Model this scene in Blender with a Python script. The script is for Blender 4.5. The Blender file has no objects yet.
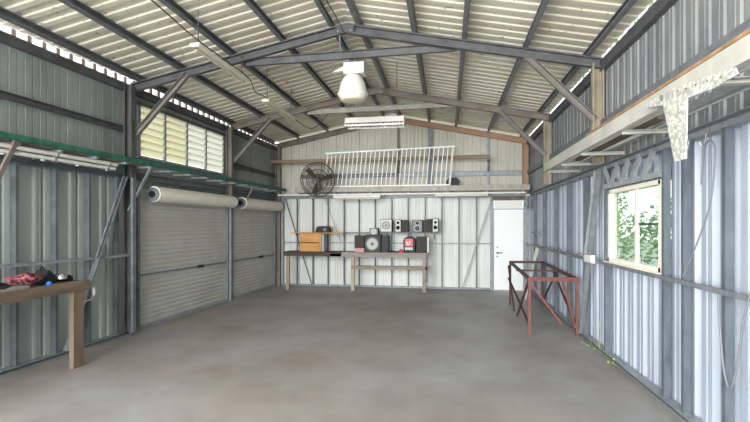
import bpy, bmesh, math, random
from mathutils import Vector, Matrix
random.seed(7)
SC = bpy.context.scene
COL = SC.collection

# ------------------------------------------------------------------ camera
F, VPX, HY = 446.0, 447.0, 225.0
TH = math.atan((VPX - 375) / F)
cam = bpy.data.cameras.new('camera')
cam.sensor_width = 36.0
cam.lens = F / 750 * 36
cam.shift_y = (HY - 211) / 750
cam.clip_end = 300
co = bpy.data.objects.new('camera', cam)
co.location = (0, 0, 1.65)
co.rotation_euler = (math.pi / 2, 0, TH)
COL.objects.link(co)
SC.camera = co

# ------------------------------------------------------------------ sky and daylight
w = bpy.data.worlds.new('sky')
SC.world = w
w.use_nodes = True
nt = w.node_tree
bg = nt.nodes['Background']
tc = nt.nodes.new('ShaderNodeTexCoord')
sx = nt.nodes.new('ShaderNodeSeparateXYZ')
rp = nt.nodes.new('ShaderNodeValToRGB')
rp.color_ramp.elements[0].position = 0.0
rp.color_ramp.elements[0].color = (1.0, 1.0, 1.0, 1)
rp.color_ramp.elements[1].position = 0.7
rp.color_ramp.elements[1].color = (0.72, 0.85, 1.0, 1)
nt.links.new(tc.outputs['Generated'], sx.inputs[0])
nt.links.new(sx.outputs['Z'], rp.inputs[0])
nt.links.new(rp.outputs[0], bg.inputs['Color'])
bg.inputs['Strength'].default_value = 1.6


def area(name, loc, target, sx_, sy_, power, color, spread=180):
    l = bpy.data.lights.new(name, 'AREA')
    l.shape = 'RECTANGLE'
    l.size, l.size_y = sx_, sy_
    l.energy = power
    l.color = color
    l.spread = math.radians(spread)
    o = bpy.data.objects.new(name, l)
    o.location = loc
    d = Vector(target) - Vector(loc)
    o.rotation_euler = d.to_track_quat('-Z', 'Y').to_euler()
    COL.objects.link(o)
    return o


# daylight entering through the open front of the shed; side lamp added to brighten the right wall
area('front_opening_daylight', (-3.2, -6.5, 3.2), (-1.2, 6, 2.0), 9, 6, 2500, (0.95, 0.98, 1.0))
area('added_side_light', (-7.0, 0.6, 1.9), (2, 4.6, 1.4), 4.5, 3.4, 340, (0.92, 0.96, 1.0))

SC.view_settings.view_transform = 'Standard'
SC.view_settings.look = 'None'
SC.view_settings.gamma = 1.0
SC.view_settings.exposure = 0.44
SC.view_settings.use_curve_mapping = False

# ------------------------------------------------------------------ dimensions
XR = 2.0
YB = 11.65
YF = -1.7
def LX(y): return -5.03 + 0.035 * y
RX = -1.42          # ridge
def RZ(x): return 4.42 - 0.205 * abs(x - RX)     # rafter centre line
def RT(x): return RZ(x) + 0.045                  # rafter top
def RS(x): return RZ(x) + 0.15                   # roof sheet underside (above the purlins)

# ------------------------------------------------------------------ materials
def srgb(c):
    return tuple(((v / 255) / 12.92 if v / 255 <= 0.04045 else ((v / 255 + 0.055) / 1.055) ** 2.4) for v in c)

MATS = {}
def mat(name, rgb, rough=0.6, metal=0.0, var=0.0, scale=3.0, rgb2=None, stretch=(1, 1, 1), bump=0.0, spec=0.4, detail=6, lo=0.35, hi=0.68):
    if name in MATS: return MATS[name]
    m = bpy.data.materials.new(name)
    m.use_nodes = True
    n = m.node_tree
    b = n.nodes['Principled BSDF']
    b.inputs['Roughness'].default_value = rough
    b.inputs['Metallic'].default_value = metal
    b.inputs['Specular IOR Level'].default_value = spec
    a = srgb(rgb)
    if rgb2 or var:
        c2 = srgb(rgb2) if rgb2 else tuple(max(0, v * (1 - var)) for v in a)
        t = n.nodes.new('ShaderNodeTexCoord')
        mp = n.nodes.new('ShaderNodeMapping')
        mp.inputs['Scale'].default_value = stretch
        no = n.nodes.new('ShaderNodeTexNoise')
        no.inputs['Scale'].default_value = scale
        no.inputs['Detail'].default_value = detail
        no.inputs['Roughness'].default_value = 0.6
        r = n.nodes.new('ShaderNodeValToRGB')
        r.color_ramp.elements[0].position = lo
        r.color_ramp.elements[0].color = (*a, 1)
        r.color_ramp.elements[1].position = hi
        r.color_ramp.elements[1].color = (*c2, 1)
        n.links.new(t.outputs['Object'], mp.inputs[0])
        n.links.new(mp.outputs[0], no.inputs['Vector'])
        n.links.new(no.outputs['Fac'], r.inputs[0])
        n.links.new(r.outputs[0], b.inputs['Base Color'])
        if bump:
            bp = n.nodes.new('ShaderNodeBump')
            bp.inputs['Strength'].default_value = bump
            bp.inputs['Distance'].default_value = 0.01
            n.links.new(no.outputs['Fac'], bp.inputs['Height'])
            n.links.new(bp.outputs[0], b.inputs['Normal'])
    else:
        b.inputs['Base Color'].default_value = (*a, 1)
    MATS[name] = m
    return m

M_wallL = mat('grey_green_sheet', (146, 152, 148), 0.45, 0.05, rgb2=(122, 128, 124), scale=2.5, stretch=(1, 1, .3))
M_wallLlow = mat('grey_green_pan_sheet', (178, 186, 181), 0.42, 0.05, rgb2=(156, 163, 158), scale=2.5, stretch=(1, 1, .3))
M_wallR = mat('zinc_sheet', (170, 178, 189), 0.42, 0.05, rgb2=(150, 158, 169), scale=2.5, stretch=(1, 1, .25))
M_wallB = mat('white_sheet', (222, 222, 216), 0.5, 0.0, rgb2=(200, 201, 194), scale=1.8, stretch=(1, 1, .3))
M_wallBu = mat('aged_cream_sheet', (200, 196, 183), 0.5, 0.0, rgb2=(176, 171, 157), scale=1.6, stretch=(1, 1, .4))
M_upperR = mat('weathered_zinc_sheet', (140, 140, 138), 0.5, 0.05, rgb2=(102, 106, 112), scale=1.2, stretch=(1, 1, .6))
M_dark = mat('painted_dark_steel', (96, 96, 97), 0.5, 0.1, rgb2=(74, 72, 72), scale=5)
M_brown = mat('weathered_brown_steel', (132, 122, 112), 0.6, 0.15, rgb2=(108, 98, 90), scale=4)
M_closure = mat('pinkish_foam', (196, 176, 168), 0.8)
M_knee = mat('brown_grey_brace', (126, 120, 114), 0.6, 0.1, rgb2=(104, 98, 92), scale=4)
M_tan = mat('tan_primed_steel', (158, 146, 124), 0.6, 0.1, rgb2=(132, 124, 108), scale=4)
M_rust = mat('rusty_brown_steel', (180, 140, 112), 0.7, 0.05, rgb2=(158, 132, 112), scale=5)
M_galv = mat('galvanised_steel', (156, 162, 164), 0.45, 0.1, rgb2=(128, 134, 138), scale=14)
M_galvw = mat('warm_galvanised_steel', (166, 163, 150), 0.5, 0.05, rgb2=(140, 137, 124), scale=8)
M_studL = mat('dark_grey_stud', (100, 108, 110), 0.5, 0.1, rgb2=(82, 90, 92), scale=6)
M_studR = mat('blue_grey_stud', (100, 107, 113), 0.45, 0.1, rgb2=(78, 85, 91), scale=9, stretch=(1, 1, .4))
M_galvdk = mat('dull_galvanised_steel', (122, 126, 130), 0.5, 0.1, rgb2=(98, 103, 106), scale=9)
M_purl = mat('purlin_steel', (120, 122, 126), 0.4, 0.2, rgb2=(98, 100, 102), scale=7)
M_white = mat('white_enamel', (222, 220, 212), 0.4, rgb2=(204, 202, 192), scale=5)
M_rail = mat('bright_white_rail', (244, 243, 236), 0.4)
M_cream = mat('cream_enamel', (234, 229, 213), 0.45, rgb2=(220, 213, 194), scale=5)
M_door = mat('white_door_paint', (240, 240, 238), 0.5)
M_roll = mat('roller_curtain_grey', (192, 192, 184), 0.45, 0.1, rgb2=(176, 175, 166), scale=2)
M_drum = mat('roller_drum_cream', (240, 234, 220), 0.45, rgb2=(226, 218, 202), scale=3, stretch=(4, 1, 4))
M_wood = mat('weathered_timber', (120, 104, 88), 0.75, rgb2=(80, 68, 58), scale=6, stretch=(1, .15, 1), bump=.3)
M_woodx = mat('weathered_timber_long', (146, 130, 110), 0.75, rgb2=(114, 98, 80), scale=6, stretch=(.15, 1, 1), bump=.3)
M_wood2 = mat('brown_leg_timber', (122, 104, 86), 0.75, rgb2=(92, 78, 66), scale=6, stretch=(1, 1, .15))
M_woodlt = mat('pale_timber', (172, 160, 140), 0.7, rgb2=(146, 130, 110), scale=5, stretch=(1, 1, .2))
M_pine = mat('honey_pine', (206, 150, 84), 0.5, rgb2=(186, 128, 66), scale=7, stretch=(.3, 1, 1))
M_benchgrey = mat('grey_worn_board', (158, 149, 140), 0.7, rgb2=(124, 115, 107), scale=5, stretch=(.2, 1, 1))
M_darktop = mat('dark_stained_board', (74, 62, 54), 0.7, rgb2=(52, 44, 40), scale=5, stretch=(.2, 1, 1))
M_black = mat('black_plastic', (22, 21, 22), 0.55)
M_fan = mat('brown_wire', (74, 62, 54), 0.6)
M_fanb = mat('brown_blade', (66, 56, 48), 0.6)
M_blackc = mat('black_cloth', (30, 30, 32), 0.9)
M_grille = mat('speaker_grille_cloth', (74, 70, 64), 0.9, var=.25, scale=60)
M_coneg = mat('speaker_cone_grey', (176, 174, 168), 0.5)
M_silver = mat('silver_plastic', (160, 160, 157), 0.4, 0.1)
M_green = mat('green_paint', (52, 110, 90), 0.5, rgb2=(36, 84, 68), scale=8, lo=.42, hi=.6)
M_red = mat('red_pink_cloth', (160, 84, 90), 0.9, rgb2=(48, 30, 34), scale=26, lo=.46, hi=.56)
M_redpl = mat('red_plastic', (214, 44, 66), 0.5)
M_redscr = mat('red_panel', (214, 70, 84), 0.4)
M_blue = mat('blue_plastic', (30, 110, 220), 0.4)
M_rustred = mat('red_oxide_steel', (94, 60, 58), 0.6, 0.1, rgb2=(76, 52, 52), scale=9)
M_rustred_lit = mat('red_oxide_steel_lit', (124, 76, 66), 0.6, 0.1, rgb2=(98, 62, 56), scale=9)  # lighter copy of the red oxide, puts light on the near members
M_pink = mat('pink_painted_timber', (196, 150, 140), 0.7)
M_orange = mat('orange_rusty_strip', (166, 130, 96), 0.65, rgb2=(132, 98, 72), scale=9)
M_foil = mat('spangled_galvanised', (204, 203, 194), 0.45, 0.1, rgb2=(160, 158, 148), scale=38, lo=.45, hi=.55)
M_cable = mat('grey_cable', (110, 112, 116), 0.6)
M_cableb = mat('brown_cable', (84, 70, 56), 0.6)
M_palesheet = mat('pale_channel', (192, 190, 180), 0.45, 0.05, rgb2=(168, 166, 156), scale=3)
M_chrome = mat('chrome', (200, 200, 200), 0.2, 0.9)
M_leafy = mat('yellow_green_leaf', (182, 204, 70), 0.6)
M_lamp = mat('lamp_diffuser', (206, 196, 172), 0.4)
M_lampw = mat('reflector_white', (214, 211, 202), 0.35)
M_transom = mat('transom_white', (226, 224, 218), 0.5)
M_bark = mat('bark', (176, 166, 150), 0.9)
M_leaf = mat('tree_leaf_green', (164, 186, 126), 0.6, rgb2=(134, 164, 102), scale=1.5)
M_leaf2 = mat('tree_leaf_deep_green', (148, 178, 138), 0.5, rgb2=(116, 152, 112), scale=1.5)
M_grass = mat('ground_grass', (176, 178, 150), 0.9, rgb2=(190, 184, 168), scale=.6)


def concrete():
    m = bpy.data.materials.new('worn_concrete'); m.use_nodes = True
    n = m.node_tree; b = n.nodes['Principled BSDF']
    t = n.nodes.new('ShaderNodeTexCoord')
    def noise(s, d, st=(1, 1, 1), loc=(0, 0, 0)):
        mp = n.nodes.new('ShaderNodeMapping'); mp.inputs['Scale'].default_value = st; mp.inputs['Location'].default_value = loc
        x = n.nodes.new('ShaderNodeTexNoise'); x.inputs['Scale'].default_value = s; x.inputs['Detail'].default_value = d
        x.inputs['Roughness'].default_value = .6
        n.links.new(t.outputs['Object'], mp.inputs[0]); n.links.new(mp.outputs[0], x.inputs['Vector'])
        return x.outputs['Fac']
    def ramp(src, stops):
        r = n.nodes.new('ShaderNodeValToRGB'); e = r.color_ramp.elements
        while len(e) < len(stops): e.new(.5)
        for i, (p, c) in enumerate(stops): e[i].position = p; e[i].color = (*srgb(c), 1)
        n.links.new(src, r.inputs[0]); return r.outputs[0]
    a = ramp(noise(.38, 4, (1, 1, 1), (3, 1, 0)), [(.32, (146, 134, 124)), (.46, (155, 148, 142)), (.58, (157, 156, 156)), (.7, (170, 165, 161))])
    bl = ramp(noise(1.4, 9, (1, .8, 1), (0, 5, 0)), [(.35, (205, 198, 190)), (.5, (232, 230, 228)), (.68, (255, 255, 255))])
    mx = n.nodes.new('ShaderNodeMix'); mx.data_type = 'RGBA'; mx.blend_type = 'MULTIPLY'; mx.inputs[0].default_value = .6
    n.links.new(a, mx.inputs[6]); n.links.new(bl, mx.inputs[7])
    sp = ramp(noise(16, 3), [(.2, (120, 110, 100)), (.3, (255, 255, 255))])
    m2 = n.nodes.new('ShaderNodeMix'); m2.data_type = 'RGBA'; m2.blend_type = 'MULTIPLY'; m2.inputs[0].default_value = .5
    n.links.new(mx.outputs[2], m2.inputs[6]); n.links.new(sp, m2.inputs[7])
    n.links.new(m2.outputs[2], b.inputs['Base Color'])
    rr = n.nodes.new('ShaderNodeMapRange'); rr.inputs[3].default_value = .38; rr.inputs[4].default_value = .62
    n.links.new(noise(1.3, 5), rr.inputs[0]); n.links.new(rr.outputs[0], b.inputs['Roughness'])
    bp = n.nodes.new('ShaderNodeBump'); bp.inputs['Strength'].default_value = .15; bp.inputs['Distance'].default_value = .01
    n.links.new(noise(9, 8), bp.inputs['Height']); n.links.new(bp.outputs[0], b.inputs['Normal'])
    return m
M_floor = concrete()


def roofmat():
    m = bpy.data.materials.new('aged_roof_sheet'); m.use_nodes = True
    n = m.node_tree; b = n.nodes['Principled BSDF']
    b.inputs['Roughness'].default_value = .5; b.inputs['Metallic'].default_value = .1
    t = n.nodes.new('ShaderNodeTexCoord')
    x = n.nodes.new('ShaderNodeTexNoise'); x.inputs['Scale'].default_value = 1.6; x.inputs['Detail'].default_value = 8
    r = n.nodes.new('ShaderNodeValToRGB'); e = r.color_ramp.elements
    e[0].position = .3; e[0].color = (*srgb((214, 205, 186)), 1); e[1].position = .7; e[1].color = (*srgb((236, 228, 212)), 1)
    y = n.nodes.new('ShaderNodeTexNoise'); y.inputs['Scale'].default_value = 11; y.inputs['Detail'].default_value = 4
    r2 = n.nodes.new('ShaderNodeValToRGB'); e = r2.color_ramp.elements
    e[0].position = .27; e[0].color = (*srgb((120, 110, 92)), 1); e[1].position = .36; e[1].color = (1, 1, 1, 1)
    mx = n.nodes.new('ShaderNodeMix'); mx.data_type = 'RGBA'; mx.blend_type = 'MULTIPLY'; mx.inputs[0].default_value = .8
    for q in (x, y): n.links.new(t.outputs['Object'], q.inputs['Vector'])
    n.links.new(x.outputs['Fac'], r.inputs[0]); n.links.new(y.outputs['Fac'], r2.inputs[0])
    n.links.new(r.outputs[0], mx.inputs[6]); n.links.new(r2.outputs[0], mx.inputs[7]); n.links.new(mx.outputs[2], b.inputs['Base Color'])
    return m
M_roof = roofmat()


def glassmat(name, rgb, trans, rough):
    m = bpy.data.materials.new(name); m.use_nodes = True
    n = m.node_tree; b = n.nodes['Principled BSDF']
    b.inputs['Base Color'].default_value = (*srgb(rgb), 1)
    b.inputs['Roughness'].default_value = rough
    b.inputs['IOR'].default_value = 1.45
    out = n.nodes['Material Output']
    tr = n.nodes.new('ShaderNodeBsdfTransparent'); gl = n.nodes.new('ShaderNodeBsdfGlossy'); gl.inputs['Roughness'].default_value = rough
    tl = n.nodes.new('ShaderNodeBsdfTranslucent')
    tr.inputs['Color'].default_value = (*srgb(rgb), 1); tl.inputs['Color'].default_value = (*srgb(rgb), 1)
    mx = n.nodes.new('ShaderNodeMixShader'); mx.inputs[0].default_value = trans
    n.links.new(tl.outputs[0], mx.inputs[1]); n.links.new(tr.outputs[0], mx.inputs[2])
    m2 = n.nodes.new('ShaderNodeMixShader'); m2.inputs[0].default_value = .06
    n.links.new(mx.outputs[0], m2.inputs[1]); n.links.new(gl.outputs[0], m2.inputs[2])
    n.links.new(m2.outputs[0], out.inputs['Surface'])
    return m
M_glass = glassmat('clear_glass', (235, 242, 238), 1.0, 0.02)
M_louvre = glassmat('obscure_cream_glass', (224, 220, 200), 0.12, 0.25)
M_louvrew = glassmat('obscure_white_glass', (228, 226, 216), 0.2, 0.25)


# ------------------------------------------------------------------ mesh helpers
LAST = ['']
class MB:
    def __init__(s): s.v = []; s.f = []
    def add(s, vs, fs):
        o = len(s.v); s.v += [tuple(v) for v in vs]; s.f += [tuple(i + o for i in f) for f in fs]; return s
    def box(s, x0, x1, y0, y1, z0, z1):
        return s.add([(x, y, z) for x in (x0, x1) for y in (y0, y1) for z in (z0, z1)],
                     [(0, 1, 3, 2), (4, 6, 7, 5), (0, 4, 5, 1), (2, 3, 7, 6), (0, 2, 6, 4), (1, 5, 7, 3)])
    def sweep(s, p0, p1, prof, up=(0, 0, 1), closed=True):
        """extrude a closed 2-D profile [(side, up)] from p0 to p1"""
        p0, p1 = Vector(p0), Vector(p1)
        d = (p1 - p0).normalized(); u = Vector(up)
        sd = d.cross(u)
        if sd.length < 1e-4: u = Vector((0, 1, 0)); sd = d.cross(u)
        sd.normalize(); u = sd.cross(d)
        n = len(prof)
        vs = [p + sd * a + u * b for p in (p0, p1) for a, b in prof]
        fs = [(i, (i + 1) % n, n + (i + 1) % n, n + i) for i in range(n)]
        if closed: fs += [tuple(range(n))[::-1], tuple(range(n, 2 * n))]
        return s.add(vs, fs)
    def bar(s, p0, p1, w, h, up=(0, 0, 1)):
        w /= 2; h /= 2
        return s.sweep(p0, p1, [(-w, -h), (w, -h), (w, h), (-w, h)], up)
    def chan(s, p0, p1, w, h, up=(0, 0, 1), t=.006, flip=1, lip=0.0):
        """C section, web vertical (height h), flanges w to side +flip"""
        f = flip; H2 = h / 2
        pr = [(0, -H2), (f * w, -H2), (f * w, -H2 + t), (f * t, -H2 + t), (f * t, H2 - t), (f * w, H2 - t), (f * w, H2), (0, H2)]
        if lip:
            pr = [(0, -H2), (f * w, -H2), (f * w, -H2 + lip), (f * (w - t), -H2 + lip), (f * (w - t), -H2 + t), (f * t, -H2 + t),
                  (f * t, H2 - t), (f * (w - t), H2 - t), (f * (w - t), H2 - lip), (f * w, H2 - lip), (f * w, H2), (0, H2)]
        pr = [(a - f * w / 2, b) for a, b in pr]
        if f < 0: pr = pr[::-1]
        return s.sweep(p0, p1, pr, up)
    def cyl(s, p0, p1, r0, r1=None, n=14):
        r1 = r0 if r1 is None else r1
        p0, p1 = Vector(p0), Vector(p1); d = (p1 - p0).normalized()
        a = d.orthogonal().normalized(); b = d.cross(a)
        vs = [p + (a * math.cos(t) + b * math.sin(t)) * r for p, r in ((p0, r0), (p1, r1)) for t in [2 * math.pi * i / n for i in range(n)]]
        fs = [(i, (i + 1) % n, n + (i + 1) % n, n + i) for i in range(n)] + [tuple(range(n))[::-1], tuple(range(n, 2 * n))]
        return s.add(vs, fs)
    def tube(s, pts, r, n=6):
        pts = [Vector(p) for p in pts]; vs = []; fs = []
        for i, p in enumerate(pts):
            d = (pts[min(i + 1, len(pts) - 1)] - pts[max(i - 1, 0)]).normalized()
            ref = Vector((0, 0, 1)) if abs(d.z) < .9 else Vector((1, 0, 0))
            if i == 0: a = d.cross(ref).normalized()
            else: a = (a - d * a.dot(d)).normalized()
            b = d.cross(a)
            vs += [p + (a * math.cos(t) + b * math.sin(t)) * r for t in [2 * math.pi * k / n for k in range(n)]]
        for i in range(len(pts) - 1):
            for k in range(n):
                fs.append((i * n + k, i * n + (k + 1) % n, (i + 1) * n + (k + 1) % n, (i + 1) * n + k))
        fs += [tuple(range(n))[::-1], tuple(range(len(vs) - n, len(vs)))]
        return s.add(vs, fs)
    def lathe(s, c, prof, axis='Z', n=24, caps=True):
        """prof [(r, h)] about an axis through c"""
        c = Vector(c); vs = []; fs = []
        for r, h in prof:
            for k in range(n):
                t = 2 * math.pi * k / n; a, b = r * math.cos(t), r * math.sin(t)
                vs.append(c + (Vector((a, b, h)) if axis == 'Z' else Vector((a, h, b)) if axis == 'Y' else Vector((h, a, b))))
        for i in range(len(prof) - 1):
            for k in range(n): fs.append((i * n + k, i * n + (k + 1) % n, (i + 1) * n + (k + 1) % n, (i + 1) * n + k))
        if caps: fs += [tuple(range(n))[::-1], tuple(range(len(vs) - n, len(vs)))]
        return s.add(vs, fs)
    def prism(s, poly, d0, d1, axis='Y'):
        """poly in the plane across axis, extruded d0..d1.  axis Y: (x,z);  X: (y,z);  Z: (x,y)"""
        n = len(poly)
        f = {'Y': lambda a, b, d: (a, d, b), 'X': lambda a, b, d: (d, a, b), 'Z': lambda a, b, d: (a, b, d)}[axis]
        vs = [f(a, b, d) for d in (d0, d1) for a, b in poly]
        return s.add(vs, [(i, (i + 1) % n, n + (i + 1) % n, n + i) for i in range(n)] + [tuple(range(n))[::-1], tuple(range(n, 2 * n))])
    def build(s, name, m, parent=None, bev=0.0, smooth=False, solid=0.0, origin=None):
        me = bpy.data.meshes.new(name)
        vs = s.v
        if parent is not None:
            pl = world_loc(parent); vs = [(x - pl[0], y - pl[1], z - pl[2]) for x, y, z in vs]; loc = (0, 0, 0)
        elif vs:
            cx = sum(v[0] for v in vs) / len(vs); cy = sum(v[1] for v in vs) / len(vs); cz = min(v[2] for v in vs)
            loc = origin or (cx, cy, cz)
            vs = [(x - loc[0], y - loc[1], z - loc[2]) for x, y, z in vs]
        me.from_pydata(vs, [], s.f); me.update()
        bm = bmesh.new(); bm.from_mesh(me); bmesh.ops.recalc_face_normals(bm, faces=bm.faces) if not solid else None
        bm.to_mesh(me); bm.free()
        me.materials.append(m)
        o = bpy.data.objects.new(name, me)
        o.location = loc
        COL.objects.link(o); LAST[0] = o.name
        if parent is not None: o.parent = parent
        if solid:
            md = o.modifiers.new('thickness', 'SOLIDIFY'); md.thickness = solid; md.offset = 0
        if bev:
            md = o.modifiers.new('bevel', 'BEVEL'); md.width = bev; md.segments = 2; md.limit_method = 'ANGLE'
        if smooth:
            for p in me.polygons: p.use_smooth = True
            try: me.set_sharp_from_angle(angle=math.radians(40))
            except Exception: pass
        return o

def world_loc(o):
    v = Vector((0, 0, 0))
    while o is not None: v = v + Vector(o.location); o = o.parent
    return v

def tag(o, label, cat, group=None, kind=None):
    if label: o['label'] = label
    if cat: o['category'] = cat
    if group: o['group'] = group
    if kind: o['kind'] = kind
    return o
def thing(name, label, cat, loc=(0, 0, 0), group=None, kind=None):
    o = bpy.data.objects.new(name, None); o.empty_display_size = .1; o.location = loc; COL.objects.link(o)
    return tag(o, label, cat, group, kind)
def struct(o, label, cat): return tag(o, label, cat, None, 'structure')
def B(): return MB()
def copy_tree(o, parent=None):
    c = o.copy(); COL.objects.link(c)
    if parent is not None: c.parent = parent
    for ch in list(o.children): copy_tree(ch, c)
    return c


def ribs(s0, s1, pitch, kinds, phase=0.0):
    """corrugation profile: list of (s, depth); kinds = [(offset, depth)] knots inside one pitch"""
    out = []; k = math.floor((s0 - phase) / pitch)
    def at(s):
        t = ((s - phase) % pitch)
        for (a, da), (b, db) in zip(kinds, kinds[1:] + [(pitch + kinds[0][0], kinds[0][1])]):
            if a <= t <= b and b > a: return da + (db - da) * (t - a) / (b - a)
        return kinds[0][1]
    out.append((s0, at(s0)))
    s = k
    while phase + s * pitch < s1:
        for a, da in kinds:
            q = phase + s * pitch + a
            if s0 + 1e-4 < q < s1 - 1e-4: out.append((q, da))
        s += 1
    out.append((s1, at(s1)))
    return out
def sheet(mb, fn, s0, s1, t0, t1, pitch, kinds, phase=0.0):
    """fn(s, depth, t_fraction 0/1) -> point"""
    pr = ribs(s0, s1, pitch, kinds, phase); vs = []; fs = []
    for q, d in pr: vs += [fn(q, d, t0), fn(q, d, t1)]
    for i in range(len(pr) - 1): fs.append((2 * i, 2 * i + 1, 2 * i + 3, 2 * i + 2))
    mb.add(vs, fs)

TRIM = [(0, 0), (.012, .018), (.045, .018), (.057, 0), (.10, 0), (.107, -.004), (.118, -.004), (.125, 0)]         # 0.19 pitch
LOW = [(0, 0), (.006, .05), (.05, .05), (.056, 0), (.20, 0), (.205, -.003), (.215, -.003), (.22, 0), (.385, 0), (.395, -.025), (.425, -.025), (.435, 0)]
SEAM = [(0, 0), (.003, .02), (.012, .02), (.015, 0), (.09, 0), (.096, .004), (.104, .004), (.11, 0)]
BACKP = [(0, 0), (.004, .045), (.026, .045), (.030, 0), (.12, 0), (.13, -.006), (.145, -.006), (.155, 0), (.205, 0), (.212, .012), (.226, .012), (.233, 0), (.30, 0), (.31, -.006), (.325, -.006), (.335, 0)]
RIGHT = [(0, 0), (.008, .045), (.07, .045), (.105, 0), (.165, 0), (.172, -.006), (.20, -.006), (.207, 0)]

# ================================================================== SETTING
fl = B().box(-5.25, 2.25, YF, YB + .25, -.12, 0).build('floor', M_floor, origin=(0, 0, 0))
struct(fl, 'worn grey and brown concrete slab floor', 'floor')
gd = B(); gd.box(-40, 40, -25, 60, -.32, -.13)
g_ = gd.build('ground', M_grass, origin=(0, 0, -.32)); struct(g_, 'grassy ground outside the shed', 'ground')

# left wall : sheets outside the framing line
def fL(off): return lambda s, d, t: (LX(s) - off - d, s, t)
wl = B()
sheet(wl, fL(.03), 2.0, 6.42, 0.03, 2.45, .5, LOW, .22)
wlo = wl.build('wall_left', M_wallLlow, solid=.003, origin=(-5, 4, 0))
struct(wlo, 'grey ribbed steel sheet wall on the left, with dark girts', 'wall')
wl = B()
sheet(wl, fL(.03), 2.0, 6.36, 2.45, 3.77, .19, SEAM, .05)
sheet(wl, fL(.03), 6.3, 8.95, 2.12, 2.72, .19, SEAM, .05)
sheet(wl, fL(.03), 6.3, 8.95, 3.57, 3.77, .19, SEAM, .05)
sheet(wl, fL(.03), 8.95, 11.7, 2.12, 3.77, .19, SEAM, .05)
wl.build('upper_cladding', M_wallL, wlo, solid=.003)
# back wall, with a doorway
def fB(off): return lambda s, d, t: (s, YB + off + d, t)
wb = B()
f = fB(.03)
def backtop(s, d, t): return (s, YB + .03 + d, t if t < 3 else RZ(s) + .12)
sheet(wb, f, -4.72, 1.14, 0.03, 2.45, .435, BACKP, -4.42)
sheet(wb, f, 1.94, 2.1, 0.03, 2.45, .435, BACKP, -4.42)
wbo = wb.build('wall_back', M_wallB, solid=.003, origin=(-1.3, YB, 0))
struct(wbo, 'white ribbed steel sheet back wall with a gable top', 'wall')
wb = B(); sheet(wb, backtop, -4.78, RX, 2.45, 4, .21, SEAM, .0); sheet(wb, backtop, RX, 2.12, 2.45, 4, .21, SEAM, .0)
wb.build('upper_cladding', M_wallBu, wbo, solid=.003)
# right wall with window opening
def fR(off): return lambda s, d, t: (XR + off + d, s, t)
wr = B()
WY0, WY1, WZ0, WZ1 = 4.58, 5.97, 1.20, 2.08
sheet(wr, fR(.06), YF, WY0, .03, 2.45, .25, RIGHT, .03)
sheet(wr, fR(.06), WY0, WY1, .03, WZ0, .25, RIGHT, .03)
sheet(wr, fR(.06), WY0, WY1, WZ1, 2.45, .25, RIGHT, .03)
sheet(wr, fR(.06), WY1, 11.7, .03, 2.45, .25, RIGHT, .03)
wro = wr.build('wall_right', M_wallR, solid=.003, origin=(2, 5, 0))
struct(wro, 'silvery blue ribbed steel sheet wall on the right', 'wall')
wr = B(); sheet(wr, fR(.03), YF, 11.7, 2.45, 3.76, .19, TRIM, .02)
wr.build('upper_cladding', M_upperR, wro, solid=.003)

# roof
ce = B()
TR2 = [(0, 0), (.016, -.014), (.089, -.014), (.105, 0)]
def roofn(x0, x1):
    pr = ribs(YF, 11.9, .19, TR2, .04); vs = []; fs = []
    for q, d in pr: vs += [(x0, q, RS(x0) + .035 + d), (x1, q, RS(x1) + .035 + d)]
    for i in range(len(pr) - 1): fs.append((2 * i, 2 * i + 1, 2 * i + 3, 2 * i + 2))
    ce.add(vs, fs)
ROOFL = lambda y: LX(y) - .005
def roofl():
    pr = ribs(YF, 11.9, .19, TR2, .04); vs = []; fs = []
    for q, d in pr:
        x0 = ROOFL(q); vs += [(x0, q, RS(x0) + .035 + d), (RX, q, RS(RX) + .035 + d)]
    for i in range(len(pr) - 1): fs.append((2 * i, 2 * i + 1, 2 * i + 3, 2 * i + 2))
    ce.add(vs, fs)
roofl(); roofn(RX, 2.03)
ceo = ce.build('ceiling', M_roof, solid=.003, origin=(RX, 5, 3.8))
struct(ceo, 'aged cream corrugated roof sheets seen from below', 'roof')
cap = B(); cap.add([(RX - .25, YF, RS(RX - .25) + .06), (RX, YF, RS(RX) + .07), (RX + .25, YF, RS(RX + .25) + .06),
                    (RX - .25, 11.9, RS(RX - .25) + .06), (RX, 11.9, RS(RX) + .07), (RX + .25, 11.9, RS(RX + .25) + .06)], [(0, 1, 4, 3), (1, 2, 5, 4)])
cap.build('ridge_cap', M_roof, ceo, solid=.003)

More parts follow.
